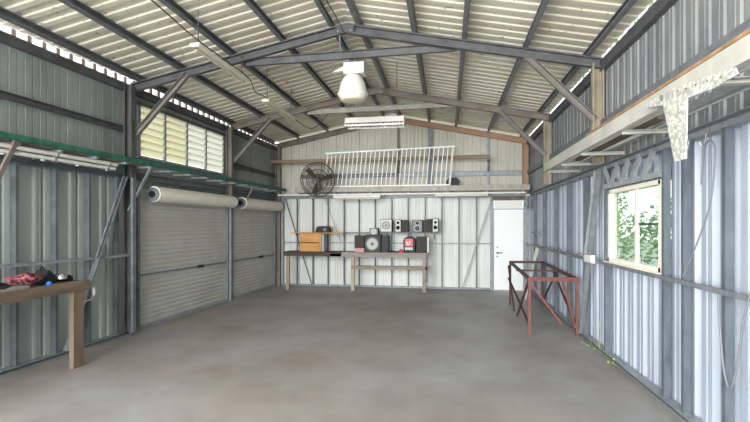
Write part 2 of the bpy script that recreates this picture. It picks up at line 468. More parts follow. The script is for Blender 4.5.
# ------------------------------------------------------------------ portal frames
def frame(Y, label, mt, mtR=None, braces=True, left_lower=True, mc=None):
    t = thing('portal_frame', label, 'steel frame', (RX, Y, 0), 'portal frames of the shed')
    mtR = mtR or mt
    xl, xr = LX(Y) + .10, XR - .08
    B().chan((xl - .05, Y, RZ(xl)), (RX, Y, RZ(RX)), .07, .13, lip=.02, flip=1).build('rafter', mt, t)
    B().chan((RX, Y, RZ(RX)), (xr + .05, Y, RZ(xr)), .07, .13, lip=.02, flip=1).build('rafter', mtR, t)
    yc = Y - (.12 if braces else 0)
    B().chan((xl, yc, 0 if left_lower else 2.3), (xl, yc, RZ(xl)), .08, .13, up=(1, 0, 0), lip=.02, flip=-1).build('column', mt, t)
    B().chan((xr, Y, 2.44), (xr, Y, RZ(xr)), .08, .14, up=(1, 0, 0), lip=.02, flip=-1).build('column', M_tan if braces else mtR, t)
    pl = B().prism([(RX - .13, RZ(RX - .13) - .05), (RX, RZ(RX) - .07), (RX + .13, RZ(RX + .13) - .05), (RX + .13, RZ(RX + .13) + .05), (RX, RZ(RX) + .06), (RX - .13, RZ(RX - .13) + .05)], Y - .045, Y - .038)
    pl.build('apex_plate', mt, t)
    for dx in (-.09, .09):
        B().cyl((RX + dx, Y - .06, RZ(RX + dx) - .03), (RX + dx, Y - .045, RZ(RX + dx) - .03), .014, n=6).build('bolt', M_galv, t)
    if braces:
        xa = LX(Y) + 1.0
        B().chan((xl + .05, Y - .05, 3.02), (xa, Y - .05, RZ(xa) - .04), .06, .085, flip=1).build('knee_brace', M_knee, t)
        xb = XR - .98
        B().chan((xr - .05, Y - .05, 3.00), (xb, Y - .05, RZ(xb) - .04), .06, .085, flip=-1).build('knee_brace', M_knee, t)
        B().chan((RX - 1.52, Y + .06, 4.05), (RX + 1.55, Y + .06, 4.09), .05, .11, flip=1).build('collar_tie', mc, t)
    return t
frame(6.15, 'nearest dark steel portal frame, with knee braces and a collar tie', M_dark, M_dark, mc=M_dark)
frame(9.08, 'middle brown grey steel portal frame with knee braces and a collar tie', M_brown, M_brown, left_lower=False, mc=M_galvw)
frame(11.55, 'steel portal frame against the back wall, rusty on its right half', M_brown, M_rust, braces=False)

# purlins
pxs = [(-4.62, 'roof purlin above the left wall gap, first from the left'), (-3.94, 'second roof purlin from the left wall'),
       (-3.13, 'third roof purlin from the left wall'), (-2.35, 'fourth roof purlin from the left, left of the ridge pair'),
       (-1.62, 'left purlin of the close pair at the roof ridge'), (-1.22, 'right purlin of the close pair at the roof ridge'),
       (-.44, 'first roof purlin right of the ridge pair'), (.23, 'third roof purlin from the right wall'),
       (1.03, 'roof purlin meeting the right knee braces, second from the right wall'), (1.80, 'roof purlin nearest the right wall')]
for x, lb in pxs:
    z = RZ(x) + .115
    sl = .205 if x < RX else -.205
    up = Vector((-sl, 0, 1)).normalized()
    fp = 1 if x < RX else -1
    o = B().chan((x, YF, z), (x, 11.6, z), .055, .10, up=up, lip=.015, flip=fp).build('roof_purlin', M_purl, origin=(x, 5, z - .05))
    tag(o, 'galvanised ' + lb, 'purlin', 'roof purlins')
# wall top beams
EL = o = B().bar((LX(2.9) + .02, 2.9, 3.73), (LX(11.6) + .02, 11.6, 3.73), .07, .11).build('eave_beam', M_dark)
tag(o, 'dark steel beam along the top of the left wall', 'beam')
o = B().bar((XR - .01, YF, 3.71), (XR - .01, 11.6, 3.71), .07, .13).build('eave_beam', M_dark)
tag(o, 'dark steel beam along the top of the right wall', 'beam')
cb = B(); yy = 3.0
while yy < 11.4:
    x = LX(yy); cb.add([(x - .03, yy, 3.785), (x - .03, yy + .055, 3.785), (x + .01, yy + .055, 3.785), (x + .01, yy, 3.785),
        (x - .03, yy, RS(x - .03) + .02), (x - .03, yy + .055, RS(x - .03) + .02), (x + .01, yy + .055, RS(x + .01) + .02), (x + .01, yy, RS(x + .01) + .02)],
        [(0, 1, 2, 3), (4, 7, 6, 5), (0, 4, 5, 1), (1, 5, 6, 2), (2, 6, 7, 3), (3, 7, 4, 0)]); yy += .19
cb.build('closure_blocks', M_closure, EL)
# girts
def girt(p0, p1, w, h, m, label):
    o = B().chan(p0, p1, w, h, flip=1).build('wall_girt', m); return tag(o, label, 'girt')
girt((LX(2.9) + .035, 2.9, 3.09), (LX(6.13) + .035, 6.13, 3.09), .06, .075, M_dark, 'dark horizontal girt high on the left wall before the first column')
girt((LX(9.15) + .035, 9.15, 2.98), (LX(11.5) + .035, 11.5, 2.98), .06, .075, M_dark, 'dark horizontal girt on the left wall beyond the louvre window')
girt((XR - .005, YF, 2.96), (XR - .005, 11.55, 2.96), .06, .10, M_galvdk, 'dull grey horizontal girt along the upper right wall')
girt((-3.9, 11.6, 2.96), (-1.3, 11.6, 2.96), .05, .10, M_galvdk, 'grey girt on the back gable behind the balustrade')
girt((-1.2, 11.6, 2.96), (1.85, 11.6, 2.96), .05, .12, M_galv, 'pale galvanised girt on the back gable, right of the ridge post')
for x, m_, wd in ((-1.26, M_brown, .05), (-.43, M_galvdk, .11), (1.02, M_galv, .05)):
    o = B().bar((x, 11.57, 2.52), (x, 11.57, RZ(x) - .05), wd, .05).build('gable_post', m_)
    tag(o, {-1.26: 'thin brown gable post under the roof ridge', -.43: 'wide dark grey gable post right of the ridge', 1.02: 'thin pale gable post above and left of the white door'}[x], 'post', 'posts in the back gable')

# ------------------------------------------------------------------ left wall lower stud frame
def bolts(mb, pts, r=.009):
    pass
t = thing('stud_frame', 'grey steel stud frame on the left wall behind the workbench', 'wall frame', (LX(4.5), 4.5, 0))
for y in (2.85, 3.35, 3.84, 4.33, 4.83, 5.33, 5.83):
    x = LX(y) + .05
    B().chan((x, y, .05), (x, y, 2.36), .04, .075, up=(1, 0, 0), flip=1).build('stud', M_studL, t)
B().chan((LX(2.9) + .05, 2.9, .03), (LX(6.1) + .05, 6.1, .03), .09, .05).build('bottom_plate', M_galv, t)
B().chan((LX(2.9) + .05, 2.9, 2.38), (LX(6.1) + .05, 6.1, 2.38), .09, .07).build('top_plate', M_galvdk, t)
B().chan((LX(2.9) + .11, 2.9, 1.2), (LX(6.1) + .11, 6.1, 1.2), .02, .04).build('nogging', M_galv, t)
B().bar((LX(5.93) + .125, 5.93, 2.36), (LX(4.92) + .125, 4.92, .06), .02, .075, up=(1, 0, 0)).build('diagonal_brace', M_galvdk, t)
B().bar((LX(5.80) + .15, 5.86, 2.36), (LX(5.3) + .15, 5.36, 1.2), .012, .025, up=(1, 0, 0)).build('diagonal_brace', M_galvdk, t)
B().bar((LX(6.0) + .20, 6.0, .05), (LX(6.0) + .20, 6.0, 2.36), .07, .03, up=(1, 0, 0)).build('stud', M_galvdk, t)

# roller doors
def roller(n, y0, y1, lab):
    xa = lambda y: LX(y) + .02
    t = thing('door_%d' % n, lab, 'roller door', (xa((y0 + y1) / 2), (y0 + y1) / 2, 0), kind='structure')
    prof = []; z = .05
    while z < 2.18:
        prof += [(z, 0), (z + .012, .007), (z + .045, .010), (z + .062, .006), (z + .072, 0)]; z += .078
    vs = []; fs = []
    for z, d in prof: vs += [(xa(y0) + d, y0, z), (xa(y1) + d, y1, z)]
    for i in range(len(prof) - 1): fs.append((2 * i, 2 * i + 1, 2 * i + 3, 2 * i + 2))
    B().add(vs, fs).build('curtain', M_roll, t, solid=.003)
    B().bar((xa(y0) + .02, y0, .035), (xa(y1) + .02, y1, .035), .045, .06).build('bottom_rail', M_galv, t)
    lkb = B().bar((xa(y0) + .035, y0 + .03, .86), (xa(y1) + .035, y1 - .03, .86), .02, .022).build('lock_bar', M_galvdk, t)
    ym = y0 + (y1 - y0) * .62
    h = B(); h.bar((xa(ym) + .05, ym - .1, .86), (xa(ym) + .05, ym + .1, .86), .03, .05); h.cyl((xa(ym) + .05, ym, .86), (xa(ym) + .09, ym, .86), .03)
    h.build('lock_handle', M_black, lkb, bev=.004)
    yc0, yc1 = y0 + .19, y1 - .02
    B().cyl((xa(yc0) + .16, yc0, 2.145), (xa(yc1) + .16, yc1, 2.145), .125, n=28).build('drum', M_drum, t, smooth=True)
    for yy in (yc0 - .03, yc1 + .005):
        B().cyl((xa(yy) + .16, yy, 2.14), (xa(yy) + .16, yy + .02, 2.14), .11, n=24).build('drum_wheel', M_galvdk, t)
        B().cyl((xa(yy) + .16, yy - .03, 2.14), (xa(yy) + .16, yy + .0, 2.14), .05, n=16).build('drum_axle', M_black, t)
    for yy in (y0 - .0, y1 + .0):
        B().chan((xa(yy) + .03, yy, 0), (xa(yy) + .03, yy, 2.2), .05, .04, up=(1, 0, 0)).build('side_guide', M_galvdk, t)
    return t
roller(1, 6.28, 8.98, 'nearer grey roller door with a cream drum and cross lock bar')
roller(2, 9.16, 11.42, 'farther grey roller door beside the back corner')
o = B(); o.bar((LX(9.07) + .05, 9.07, 0), (LX(9.07) + .05, 9.07, 2.3), .06, .07, up=(1, 0, 0))
tag(o.build('door_post', M_galv), 'galvanised post dividing the two roller doors', 'post')
o = B().chan((LX(6.3) + .06, 6.3, 2.40), (LX(11.5) + .06, 11.5, 2.40), .10, .10).build('door_lintel', M_galvdk)
tag(o, 'dull steel lintel above the two roller doors', 'lintel')

# louvre window (window_2)
t = thing('window_2', 'wide louvre window of obscured glass high on the left wall', 'window', (LX(7.6), 7.6, 2.72), kind='structure')
ys = [6.36, 6.98, 7.60, 8.22, 8.88]
wx = lambda y: LX(y) + .0
for y in ys:
    B().bar((wx(y), y, 2.74), (wx(y), y, 3.56), .05, .035, up=(1, 0, 0)).build('frame_post', M_galv, t)
B().bar((wx(6.33), 6.33, 2.73), (wx(8.92), 8.92, 2.73), .07, .04).build('sill', M_galv, t)
B().bar((wx(6.33), 6.33, 3.57), (wx(8.92), 8.92, 3.57), .07, .05).build('head', M_dark, t)
for c in range(4):
    y0, y1 = ys[c] + .02, ys[c + 1] - .02
    for k in range(7):
        z = 2.77 + k * .113
        mm = M_louvre if c < 2 else M_louvrew
        a = [(wx(y0) + .03, y0, z + .112), (wx(y1) + .03, y1, z + .112), (wx(y1) - .03, y1, z), (wx(y0) - .03, y0, z)]
        b = [(p[0] + .005, p[1], p[2] + .002) for p in a]
        bl = B().add(a + b, [(0, 1, 2, 3), (7, 6, 5, 4), (0, 4, 5, 1), (1, 5, 6, 2), (2, 6, 7, 3), (3, 7, 4, 0)])
        bl.build('louvre_blade', mm, t)

# ------------------------------------------------------------------ left storage rack
GX = lambda y: LX(y) + .35
t = thing('storage_rack', 'storage rack with a green painted edge along the left wall', 'rack', (GX(7), 7, 2.45))
B().chan((GX(2.9), 2.9, 2.585), (GX(11.45), 11.45, 2.585), .04, .065, flip=-1).build('edge_rail', M_green, t)
y = 3.1
while y < 11.3:
    B().bar((LX(y) + .0, y, 2.53), (GX(y) - .02, y, 2.53), .11 if y > 6.1 else .04, .03).build('cross_arm', M_galv, t); y += .52
B().box(LX(4) + .03, GX(4) - .06, 2.95, 6.05, 2.552, 2.575).build('shelf_board', M_benchgrey, t)
for (ya, yb) in ((6.2, 5.98), (9.58, 9.36)):
    B().bar((GX(ya) - .01, ya, 2.54), (LX(yb) + .13, yb, 1.86), .012, .045, up=(0, 1, 0)).build('support_strut', M_galv, t)
B().bar((GX(4.1) - .01, 4.1, 2.56), (LX(4.0) + .13, 4.0, 1.98), .03, .05, up=(0, 1, 0)).build('support_strut', M_brown, t)
for i, (dx, z, lb) in enumerate(((.30, 2.485, 'upper'), (.27, 2.43, 'lower'))):
    m = B(); m.cyl((LX(2.9) + dx, 2.9, z), (LX(5.55) + dx, 5.55, z), .024, n=12)
    o = m.build('plastic_pipe', M_white, smooth=True); tag(o, 'long white plastic pipe under the left rack, %s of the two' % lb, 'pipe', 'white pipes under the left rack')
    for yy in (3.7, 4.6, 5.4): B().cyl((LX(yy) + dx, yy, z), (LX(yy) + dx, yy + .03, z), .029, n=12).build('pipe_clip', M_silver, o)

# ------------------------------------------------------------------ back wall frame, rack, brace
t = thing('stud_frame', 'steel stud frame with diagonal braces on the back wall', 'wall frame', (-1.3, 11.6, 0))
B().chan((-4.5, 11.6, .03), (1.1, 11.6, .03), .07, .05).build('bottom_plate', M_galv, t)
B().chan((-4.5, 11.6, 2.40), (1.95, 11.6, 2.40), .07, .08).build('top_plate', M_galv, t)
B().bar((-4.5, 11.555, 1.18), (1.1, 11.555, 1.18), .02, .03).build('nogging', M_galv, t)
B().bar((-4.32, 11.53, 2.36), (-3.58, 11.53, .05), .012, .05, up=(0, 1, 0)).build('diagonal_brace', M_dark, t)
B().bar((1.12, 11.53, 2.36), (.38, 11.53, .05), .012, .075, up=(0, 1, 0)).build('diagonal_brace', M_galv, t)
B().bar((-3.22, 11.54, 2.36), (-2.78, 11.54, 1.2), .008, .015, up=(0, 1, 0)).build('diagonal_brace', M_galvdk, t)
for x in (-4.01, -3.57, -3.15, -2.71, -2.3, -1.87, -1.43, -1.0, -.56, -.13, .30, .74):
    B().bar((x, 11.61, .05), (x, 11.61, 2.36), .024, .06).build('stud', M_studL, t)
for x in (-4.42, 1.10, 1.98):
    B().bar((x, 11.585, .05), (x, 11.585, 2.36), .05, .05).build('stud', M_galv, t)

t = thing('storage_rack', 'galvanised storage rack running across the top of the back wall', 'rack', (-1, 11.1, 2.4))
B().chan((-3.9, 11.1, 2.555), (1.95, 11.1, 2.555), .05, .13, flip=-1).build('front_channel', M_galvw, t)
B().bar((-4.35, 11.08, 2.425), (1.85, 11.08, 2.425), .05, .035).build('bottom_edge', M_white, t)
for x in (-3.8, -2.85, -1.9, -.95, 0, .95, 1.8):
    B().bar((x, 11.11, 2.46), (x, 11.57, 2.46), .05, .04).build('cross_arm', M_galv, t)
B().box(-3.9, 1.9, 11.13, 11.55, 2.60, 2.62).build('shelf_board', M_benchgrey, t)
for x in (-2.1, -1.5, -.7, -.2, .35, .9, 1.5):
    B().cyl((x, 11.075, 2.57), (x, 11.06, 2.57), .012, n=6).build('bolt', M_dark, t)

# timber lying high on brackets
o = B().bar((-4.55, 11.1, 3.30), (1.03, 11.1, 3.31), .05, .085).build('timber_beam', M_woodx)
tag(o, 'long brown timber length fixed across the back gable', 'timber')
for x in (-1.26, 1.02):
    b = B(); b.bar((x, 11.55, 3.24), (x, 11.05, 3.24), .04, .03); b.bar((x, 11.55, 3.0), (x, 11.12, 3.22), .03, .02)
    tag(b.build('timber_bracket', M_galvdk), {-1.26: 'small steel bracket under the long timber at the ridge post', 1.02: 'small steel bracket under the right end of the long timber'}[x], 'bracket')

# balustrade panel
t = thing('balustrade_panel', 'white barred balustrade panel lying up on the back rack', 'railing', (-1.4, 11.2, 2.62))
TL, TRr, BL, BR = Vector((-3.06, 11.02, 3.47)), Vector((.19, 11.02, 3.56)), Vector((-3.14, 11.2, 2.64)), Vector((.06, 11.2, 2.645))
B().bar(TL, TRr, .05, .035).build('top_rail', M_rail, t)
B().bar(BL, BR, .04, .03).build('bottom_rail', M_rail, t)
B().bar(TL.lerp(TRr, .02), BL, .03, .035).build('end_post', M_rail, t)
B().bar(TL.lerp(TRr, .985), BR - Vector((.0, 0, .02)), .035, .045).build('end_post', M_rail, t)
for i in range(1, 28):
    a = TL.lerp(TRr, .02 + .965 * i / 28); b = BL.lerp(BR, i / 28)
    B().bar(a, b, .019, .019, up=(0, 1, 0)).build('baluster', M_rail, t)
# things behind balustrade
for x, lb in ((-1.75, 'left'), (-1.1, 'right')): pass
o = B().prism([(-.02, 2.62), (.30, 2.62), (.30, 2.76), (.24, 2.84), (.06, 2.84), (-.02, 2.76)], 11.32, 11.5).build('black_case', M_black, bev=.01)
tag(o, 'small black case on the back rack behind the balustrade end', 'case')

# fan
FC = Vector((-3.19, 10.78, 2.78))
t = thing('industrial_fan', 'large dark wire cage fan fixed to the back rack', 'fan', tuple(FC))
FD = Vector((.12, -1, -.12)).normalized(); FA = FD.orthogonal().normalized(); FB = FD.cross(FA)
def ring(mb, r, off, th, n=40):
    pts = [FC + FD * off + (FA * math.cos(a) + FB * math.sin(a)) * r for a in [2 * math.pi * i / n for i in range(n + 1)]]
    mb.tube(pts, th, 5)
m = B()
for r, of in ((.43, 0), (.36, .07), (.26, .10), (.12, .12)): ring(m, r, of, .006 if r < .42 else .012)
for k in range(36):
    a = 2 * math.pi * k / 36; d = FA * math.cos(a) + FB * math.sin(a)
    m.tube([FC + d * .43, FC + FD * .07 + d * .36, FC + FD * .115 + d * .16, FC + FD * .12 + d * .06], .0032, 4)
m.build('front_guard', M_fan, t)
m = B()
for r, of in ((.40, -.06), (.26, -.10)): ring(m, r, of, .006)
for k in range(36):
    a = 2 * math.pi * k / 36; d = FA * math.cos(a) + FB * math.sin(a)
    m.tube([FC + d * .43, FC - FD * .06 + d * .40, FC - FD * .10 + d * .10], .0032, 4)
m.build('rear_guard', M_fan, t)
for k in range(3):
    a0 = 2 * math.pi * k / 3 + .5; vs = []; 
    m = B()
    for r, hw in ((.06, .22), (.18, .30), (.30, .27), (.38, .20)):
        for sgn in (-1, 1):
            a = a0 + sgn * hw * (.12 / max(r, .12)) ** .25
            d = FA * math.cos(a) + FB * math.sin(a)
            vs.append(FC + d * r + FD * (.025 * sgn))
    m.add(vs, [(0, 1, 3, 2), (2, 3, 5, 4), (4, 5, 7, 6)])
    m.build('blade', M_fanb, t, solid=.004)
m = B(); m.cyl(FC - FD * .16, FC + FD * .03, .07, .06, 18); m.build('motor', M_black, t, smooth=True)
m = B(); m.cyl(FC - FD * .14, (FC.x, 11.09, 2.55), .022); m.build('mount_arm', M_galvdk, t)
m = B(); m.cyl(FC + FD * .118, FC + FD * .13, .05, n=20); m.build('badge', M_fan, t)

# fluorescent fittings on the back rack
def batten(p0, p1, label, tube_m=M_lamp, body=M_white, wd=.09, hd=.05):
    c = (Vector(p0) + Vector(p1)) / 2
    t = thing('fluorescent_batten', label, 'light fitting', tuple(c))
    B().bar(p0, p1, wd, hd).build('body', body, t, bev=.006)
    d = (Vector(p1) - Vector(p0)).normalized(); dn = Vector((0, 0, -hd / 2 - .022))
    B().cyl(Vector(p0) + d * .03 + dn, Vector(p1) - d * .03 + dn, .016).build('tube', tube_m, t, smooth=True)
    for e, s in ((Vector(p0), 1), (Vector(p1), -1)):
        B().bar(e + dn + Vector((0, 0, .006)), e + d * s * .03 + dn + Vector((0, 0, .006)), .03, .02).build('lampholder', M_knee, t)
    return t
batten((-2.85, 11.02, 2.365), (-1.64, 11.02, 2.365), 'white fluorescent batten under the back rack, above the speakers', wd=.07, hd=.06)
o = B().box(-.30, .98, 11.02, 11.10, 2.345, 2.405).build('cable_duct', M_palesheet, bev=.005)
tag(o, 'pale metal cable duct under the right part of the back rack', 'duct')

# ------------------------------------------------------------------ personnel door
t = thing('door_3', 'white flush personnel door with black lever handle in the back wall', 'door', (1.54, 11.6, 0), kind='structure')
LEAF = B().box(1.17, 1.88, 11.58, 11.62, .02, 2.02).build('leaf', M_door, t, bev=.003)
B().box(1.12, 1.165, 11.56, 11.64, 0, 2.36).build('jamb', M_galv, t)
B().box(1.885, 1.93, 11.56, 11.64, 0, 2.36).build('jamb', M_galv, t)
B().box(1.165, 1.885, 11.565, 11.64, 2.03, 2.065).build('head', M_galv, t)
B().box(1.18, 1.87, 11.59, 11.62, 2.07, 2.27).build('transom_panel', M_transom, t)
B().box(1.12, 1.93, 11.54, 11.60, 2.27, 2.37).build('timber_header', M_wood, t)
h = B(); h.cyl((1.25, 11.58, .95), (1.25, 11.53, .95), .022); h.bar((1.25, 11.535, .95), (1.37, 11.535, .95), .016, .02)
h.cyl((1.25, 11.58, .86), (1.25, 11.565, .86), .018)
h.build('handle', M_black, LEAF, bev=.003)
B().cyl((1.25, 11.58, 1.09), (1.25, 11.56, 1.09), .016).build('latch', M_black, LEAF)

# ------------------------------------------------------------------ right wall stud frame
t = thing('stud_frame', 'galvanised steel stud frame along the right wall around the window', 'wall frame', (XR, 6, 0))
SX = XR + .0
for y, m_ in ((3.1, M_studR), (3.58, M_studR), (4.15, M_studR), (4.50, M_studR), (6.04, M_studR), (6.9, M_studR), (7.8, M_studR), (8.7, M_studR), (9.7, M_studR), (10.7, M_studR), (2.5, M_studR)):
    B().chan((SX, y, .05), (SX, y, 2.36), .045, .06, up=(1, 0, 0), flip=1).build('stud', m_, t)
B().chan((SX, YF, .03), (SX, 11.55, .03), .09, .05, flip=-1).build('bottom_plate', M_galv, t)
B().chan((SX, YF, 2.39), (SX, 11.55, 2.39), .09, .08, flip=-1).build('top_plate', M_galv, t)
B().chan((SX - .055, YF, 1.17), (SX - .055, 11.5, 1.17), .02, .04).build('nogging', M_galvdk, t)
B().bar((SX - .06, 6.15, 2.36), (SX - .06, 6.95, .06), .012, .06, up=(1, 0, 0)).build('diagonal_brace', M_galvdk, t)
B().bar((SX - .07, 6.25, 2.36), (SX - .07, 6.7, 1.2), .012, .05, up=(1, 0, 0)).build('diagonal_brace', M_galv, t)
# lintel truss over the window
B().chan((SX - .02, 4.50, 2.13), (SX - .02, 6.04, 2.13), .05, .06).build('lintel_chord', M_galv, t)
yy = 4.62; up_ = True
while yy < 5.9:
    y2 = yy + .20
    far = yy > 5.6
    B().bar((SX - .04, yy + (0 if far else .26), 2.15), (SX - .04, yy + (.2 if far else .04), 2.36), .075, .02, up=(1, 0, 0)).build('lintel_web', M_galv, t)
    yy += .30

# window_1
t = thing('window_1', 'cream framed sliding window looking out to trees on the right wall', 'window', (XR + .03, 5.27, WZ0), kind='structure')
xw = XR + .03
for a, b in (((xw, WY0, WZ0 + .02), (xw, WY1, WZ0 + .02)), ((xw, WY0, WZ1 - .02), (xw, WY1, WZ1 - .02))):
    B().bar(a, b, .09, .045).build('frame_rail', M_cream, t)
for y in (WY0 + .02, WY1 - .02):
    B().bar((xw, y, WZ0), (xw, y, WZ1), .045, .09, up=(1, 0, 0)).build('frame_stile', M_cream, t)
sh = thing('sash', None, None); sh.parent = t; sh.location = (0, 0, 0)
for y in (5.18, 5.26): B().bar((xw - .01 if y < 5.2 else xw + .015, y, WZ0 + .04), (xw - .01 if y < 5.2 else xw + .015, y, WZ1 - .04), .04, .03, up=(1, 0, 0)).build('sash_stile', M_cream, t)
B().bar((xw - .0, 4.6, 1.66), (xw - .0, 5.18, 1.66), .02, .022).build('sash_bar', M_dark, t)
B().box(xw - .012, xw - .008, 4.62, 5.18, WZ0 + .04, WZ1 - .04).build('pane', M_glass, t)
B().box(xw + .013, xw + .017, 5.24, WY1 - .04, WZ0 + .04, WZ1 - .04).build('pane', M_glass, t)
bpy.data.objects.remove(sh)
B().box(xw - .09, xw + .0, WY0 - .03, WY1 + .03, WZ0 - .035, WZ0).build('sill', M_cream, t)

# ------------------------------------------------------------------ right storage rack
t = thing('storage_rack', 'overhead storage rack of pale channels along the right wall', 'rack', (1.7, 4.8, 2.4))
B().chan((1.5, 1.2, 2.535), (1.5, 7.2, 2.535), .05, .125, flip=1).build('front_channel', M_palesheet, t)
B().bar((1.495, 1.2, 2.61), (1.495, 5.1, 2.61), .05, .022).build('edge_strip', M_orange, t)
for y in (1.6, 2.8, 4.2, 5.4, 6.3, 7.1):
    B().chan((1.52, y, 2.46), (XR - .02, y, 2.46), .05, .035).build('cross_arm', M_palesheet, t)
items = [('white_channel', 'channel', M_white, (1.58, 7.15, 2.59), (1.92, 4.6, 2.59), .028, 'white square length lying slantwise at the far end of the right rack'),
         ('white_channel', 'channel', M_white, (1.66, 7.15, 2.54), (1.95, 5.6, 2.59), .022, 'short white length slanting towards the window on the right rack'),
         ('white_pipe', 'pipe', M_white, (1.62, 1.3, 2.525), (1.60, 6.4, 2.525), .028, 'white pipe on the right rack beside the front channel'),
         ('white_pipe', 'pipe', M_white, (1.90, 1.3, 2.52), (1.74, 7.0, 2.52), .025, 'thin white pipe lying askew at the wall side of the right rack')]
for nm, ct, m_, a, b, r_, lb in items:
    tag(B().cyl(a, b, r_, n=12).build(nm, m_, smooth=True), lb, ct)
o = B().bar((1.70, 3.9, 2.525), (1.72, 6.3, 2.525), .06, .05).build('timber_length', M_wood); tag(o, 'brown timber length lying on the right rack', 'timber')
o = B().chan((1.80, 1.3, 2.53), (1.84, 5.6, 2.53), .07, .06).build('steel_channel', M_galv); tag(o, 'galvanised steel channel lying on the right rack', 'channel')

# galvanised T bracket hanging
TY = 3.42
def up3(px, py, Y=TY):
    c, s = math.cos(TH), math.sin(TH); a = (px - 375) / F; b = (HY - py) / F
    d = (a * c - s, a * s + c, b); k = Y / d[1]; return (d[0] * k, 1.65 + d[2] * k)
T_CROSS = [(3.51, 2.546), (3.26, 2.53), (3.096, 2.522), (2.829, 2.49), (2.50, 2.443), (2.479, 2.402), (2.685, 2.391), (2.954, 2.415),
           (2.968, 2.052), (3.106, 2.049), (3.259, 2.452), (3.495, 2.496)]
t = thing('tee_bracket', 'spangled galvanised T shaped plate fixed to the inner face of the right rack', 'bracket', (1.44, 3.0, 2.05))
B().prism(T_CROSS, 1.428, 1.436, 'X').build('plate', M_foil, t, bev=.002)
for y, z in ((3.40, 2.515), (2.6, 2.43)): B().cyl((1.436, y, z), (1.474, y, z), .02, n=10).build('spacer', M_galvdk, t)
B().cyl((1.424, 3.27, 2.505), (1.429, 3.27, 2.505), .022, n=16).build('bolt_head', M_galvdk, t)
for y, z in ((3.06, 2.49), (2.96, 2.475), (2.86, 2.465), (2.74, 2.45), (2.62, 2.43)):
    B().cyl((1.425, y, z), (1.429, y, z), .006, n=8).build('screw', M_dark, t)

# hooks
for i, (y, lb) in enumerate(((3.98, 'farther'), (3.74, 'nearer'))):
    o = B().tube([(1.94, y, 2.34), (1.93, y, 2.27), (1.91, y, 2.25), (1.895, y, 2.28)], .005, 6).build('wire_hook', M_chrome)
    tag(o, 'small wire hook on the right wall top plate, %s of two' % lb, 'hook', 'hooks on the right wall')

# cables on right wall
def smooth(pts, k=5):
    pts = [Vector(p) for p in pts]; out = []
    for i in range(len(pts) - 1):
        p0 = pts[max(i - 1, 0)]; p1 = pts[i]; p2 = pts[i + 1]; p3 = pts[min(i + 2, len(pts) - 1)]
        for j in range(k):
            t = j / k
            out.append(.5 * ((2 * p1) + (p2 - p0) * t + (2 * p0 - 5 * p1 + 4 * p2 - p3) * t * t + (3 * p1 - p0 - 3 * p2 + p3) * t ** 3))
    return out + [pts[-1]]
def cable(pts, r, m_, label, name='cable'):
    o = B().tube(smooth(pts), r, 6).build(name, m_, smooth=True); return tag(o, label, 'cable')
CX_ = 1.925
cable([(CX_, y, z) for y, z in [(3.2, 1.25), (3.28, 1.02), (3.36, .66), (3.43, .52), (3.50, .66), (3.54, .95), (3.56, 1.15)]], .007, M_cable, 'grey cable loop hanging low at the near end of the right wall')
cable([(CX_, y, z) for y, z in [(3.78, 1.96), (3.74, 2.20), (3.67, 2.28), (3.60, 2.19), (3.65, 1.83), (3.82, 1.53), (4.02, 1.26), (4.05, 1.22)]], .006, M_cable, 'looped grey cable hooked over high on the right wall')
cable([(1.92, y, z) for y, z in [(6.64, 1.15), (6.76, .6), (6.64, .2), (6.35, .04)]], .006, M_cable, 'grey cable dropping from the junction box to the floor')
o = thing('junction_box', 'white junction box on the right wall beyond the window', 'junction box', (1.92, 6.42, 1.17))
B().box(1.885, 1.935, 6.28, 6.60, 1.14, 1.25).build('box', M_white, o, bev=.008)
B().box(1.878, 1.885, 6.30, 6.58, 1.155, 1.235).build('cover', M_white, o)
pts = []; y = 6.6
k = 0
while y < 10.2:
    pts.append((1.915, y, 1.225 + (.02 if k % 2 else -.035))); y += .3; k += 1
cable(pts, .007, M_cable, 'grey cable sagging along the right wall nogging')
o = B(); o.box(1.82, 1.95, 9.7, 10.2, 1.48, 1.495); o.bar((1.84, 9.72, 1.48), (1.94, 9.72, 1.40), .015, .015)
tag(o.build('wall_shelf', M_galvdk), 'little steel shelf on the right wall near the white door', 'shelf')
o = B().bar((1.70, 10.3, .01), (1.90, 9.95, 1.16), .12, .02, up=(1, .2, 0)).build('white_plank', M_white)
tag(o, 'narrow white plank leaning on the right wall behind the red trestle', 'plank')
o = B(); o.box(1.9, 1.95, 10.9, 11.15, 2.05, 2.3); o.box(1.82, 1.9, 11.0, 11.06, 2.1, 2.2)
tag(o.build('meter_box', M_galvdk, bev=.01), 'small grey metal box high in the back right corner', 'box')

# ------------------------------------------------------------------ red trestle frame
t = thing('metal_trestle', 'red oxide steel table frame without a top by the right wall', 'trestle', (1.6, 8.2, 0))
TX0, TX1, TY0, TY1, TZ = 1.22, 1.93, 6.98, 9.55, .86
corners = {'nl': (TX0, TY0), 'nr': (TX1 - .02, TY0 + .05), 'fl': (TX0 + .07, TY1), 'fr': (TX1 + .0, TY1 + .05)}
TZC = {'nl': TZ, 'nr': TZ, 'fl': TZ + .045, 'fr': TZ + .045}
for k, (x, y) in corners.items():
    B().bar((x, y, 0), (x, y, TZC[k]), .04, .04).build('leg', M_rustred_lit if k[0] == 'n' else M_rustred, t)
def tb(a, b, z0, z1, w=.045, h=.045, nm='rail', m_=M_rustred, dx=0, dy=0):
    B().bar((corners[a][0] + dx, corners[a][1] + dy, z0), (corners[b][0] + dx, corners[b][1] + dy, z1), w, h).build(nm, m_, t)
tb('nl', 'nr', TZ - .02, TZ - .02, m_=M_rustred_lit, h=.06); tb('fl', 'fr', TZ + .025, TZ + .025); tb('nl', 'fl', TZ - .02, TZ + .025); tb('nr', 'fr', TZ - .02, TZ + .025)
xm = (TX0 + TX1) / 2
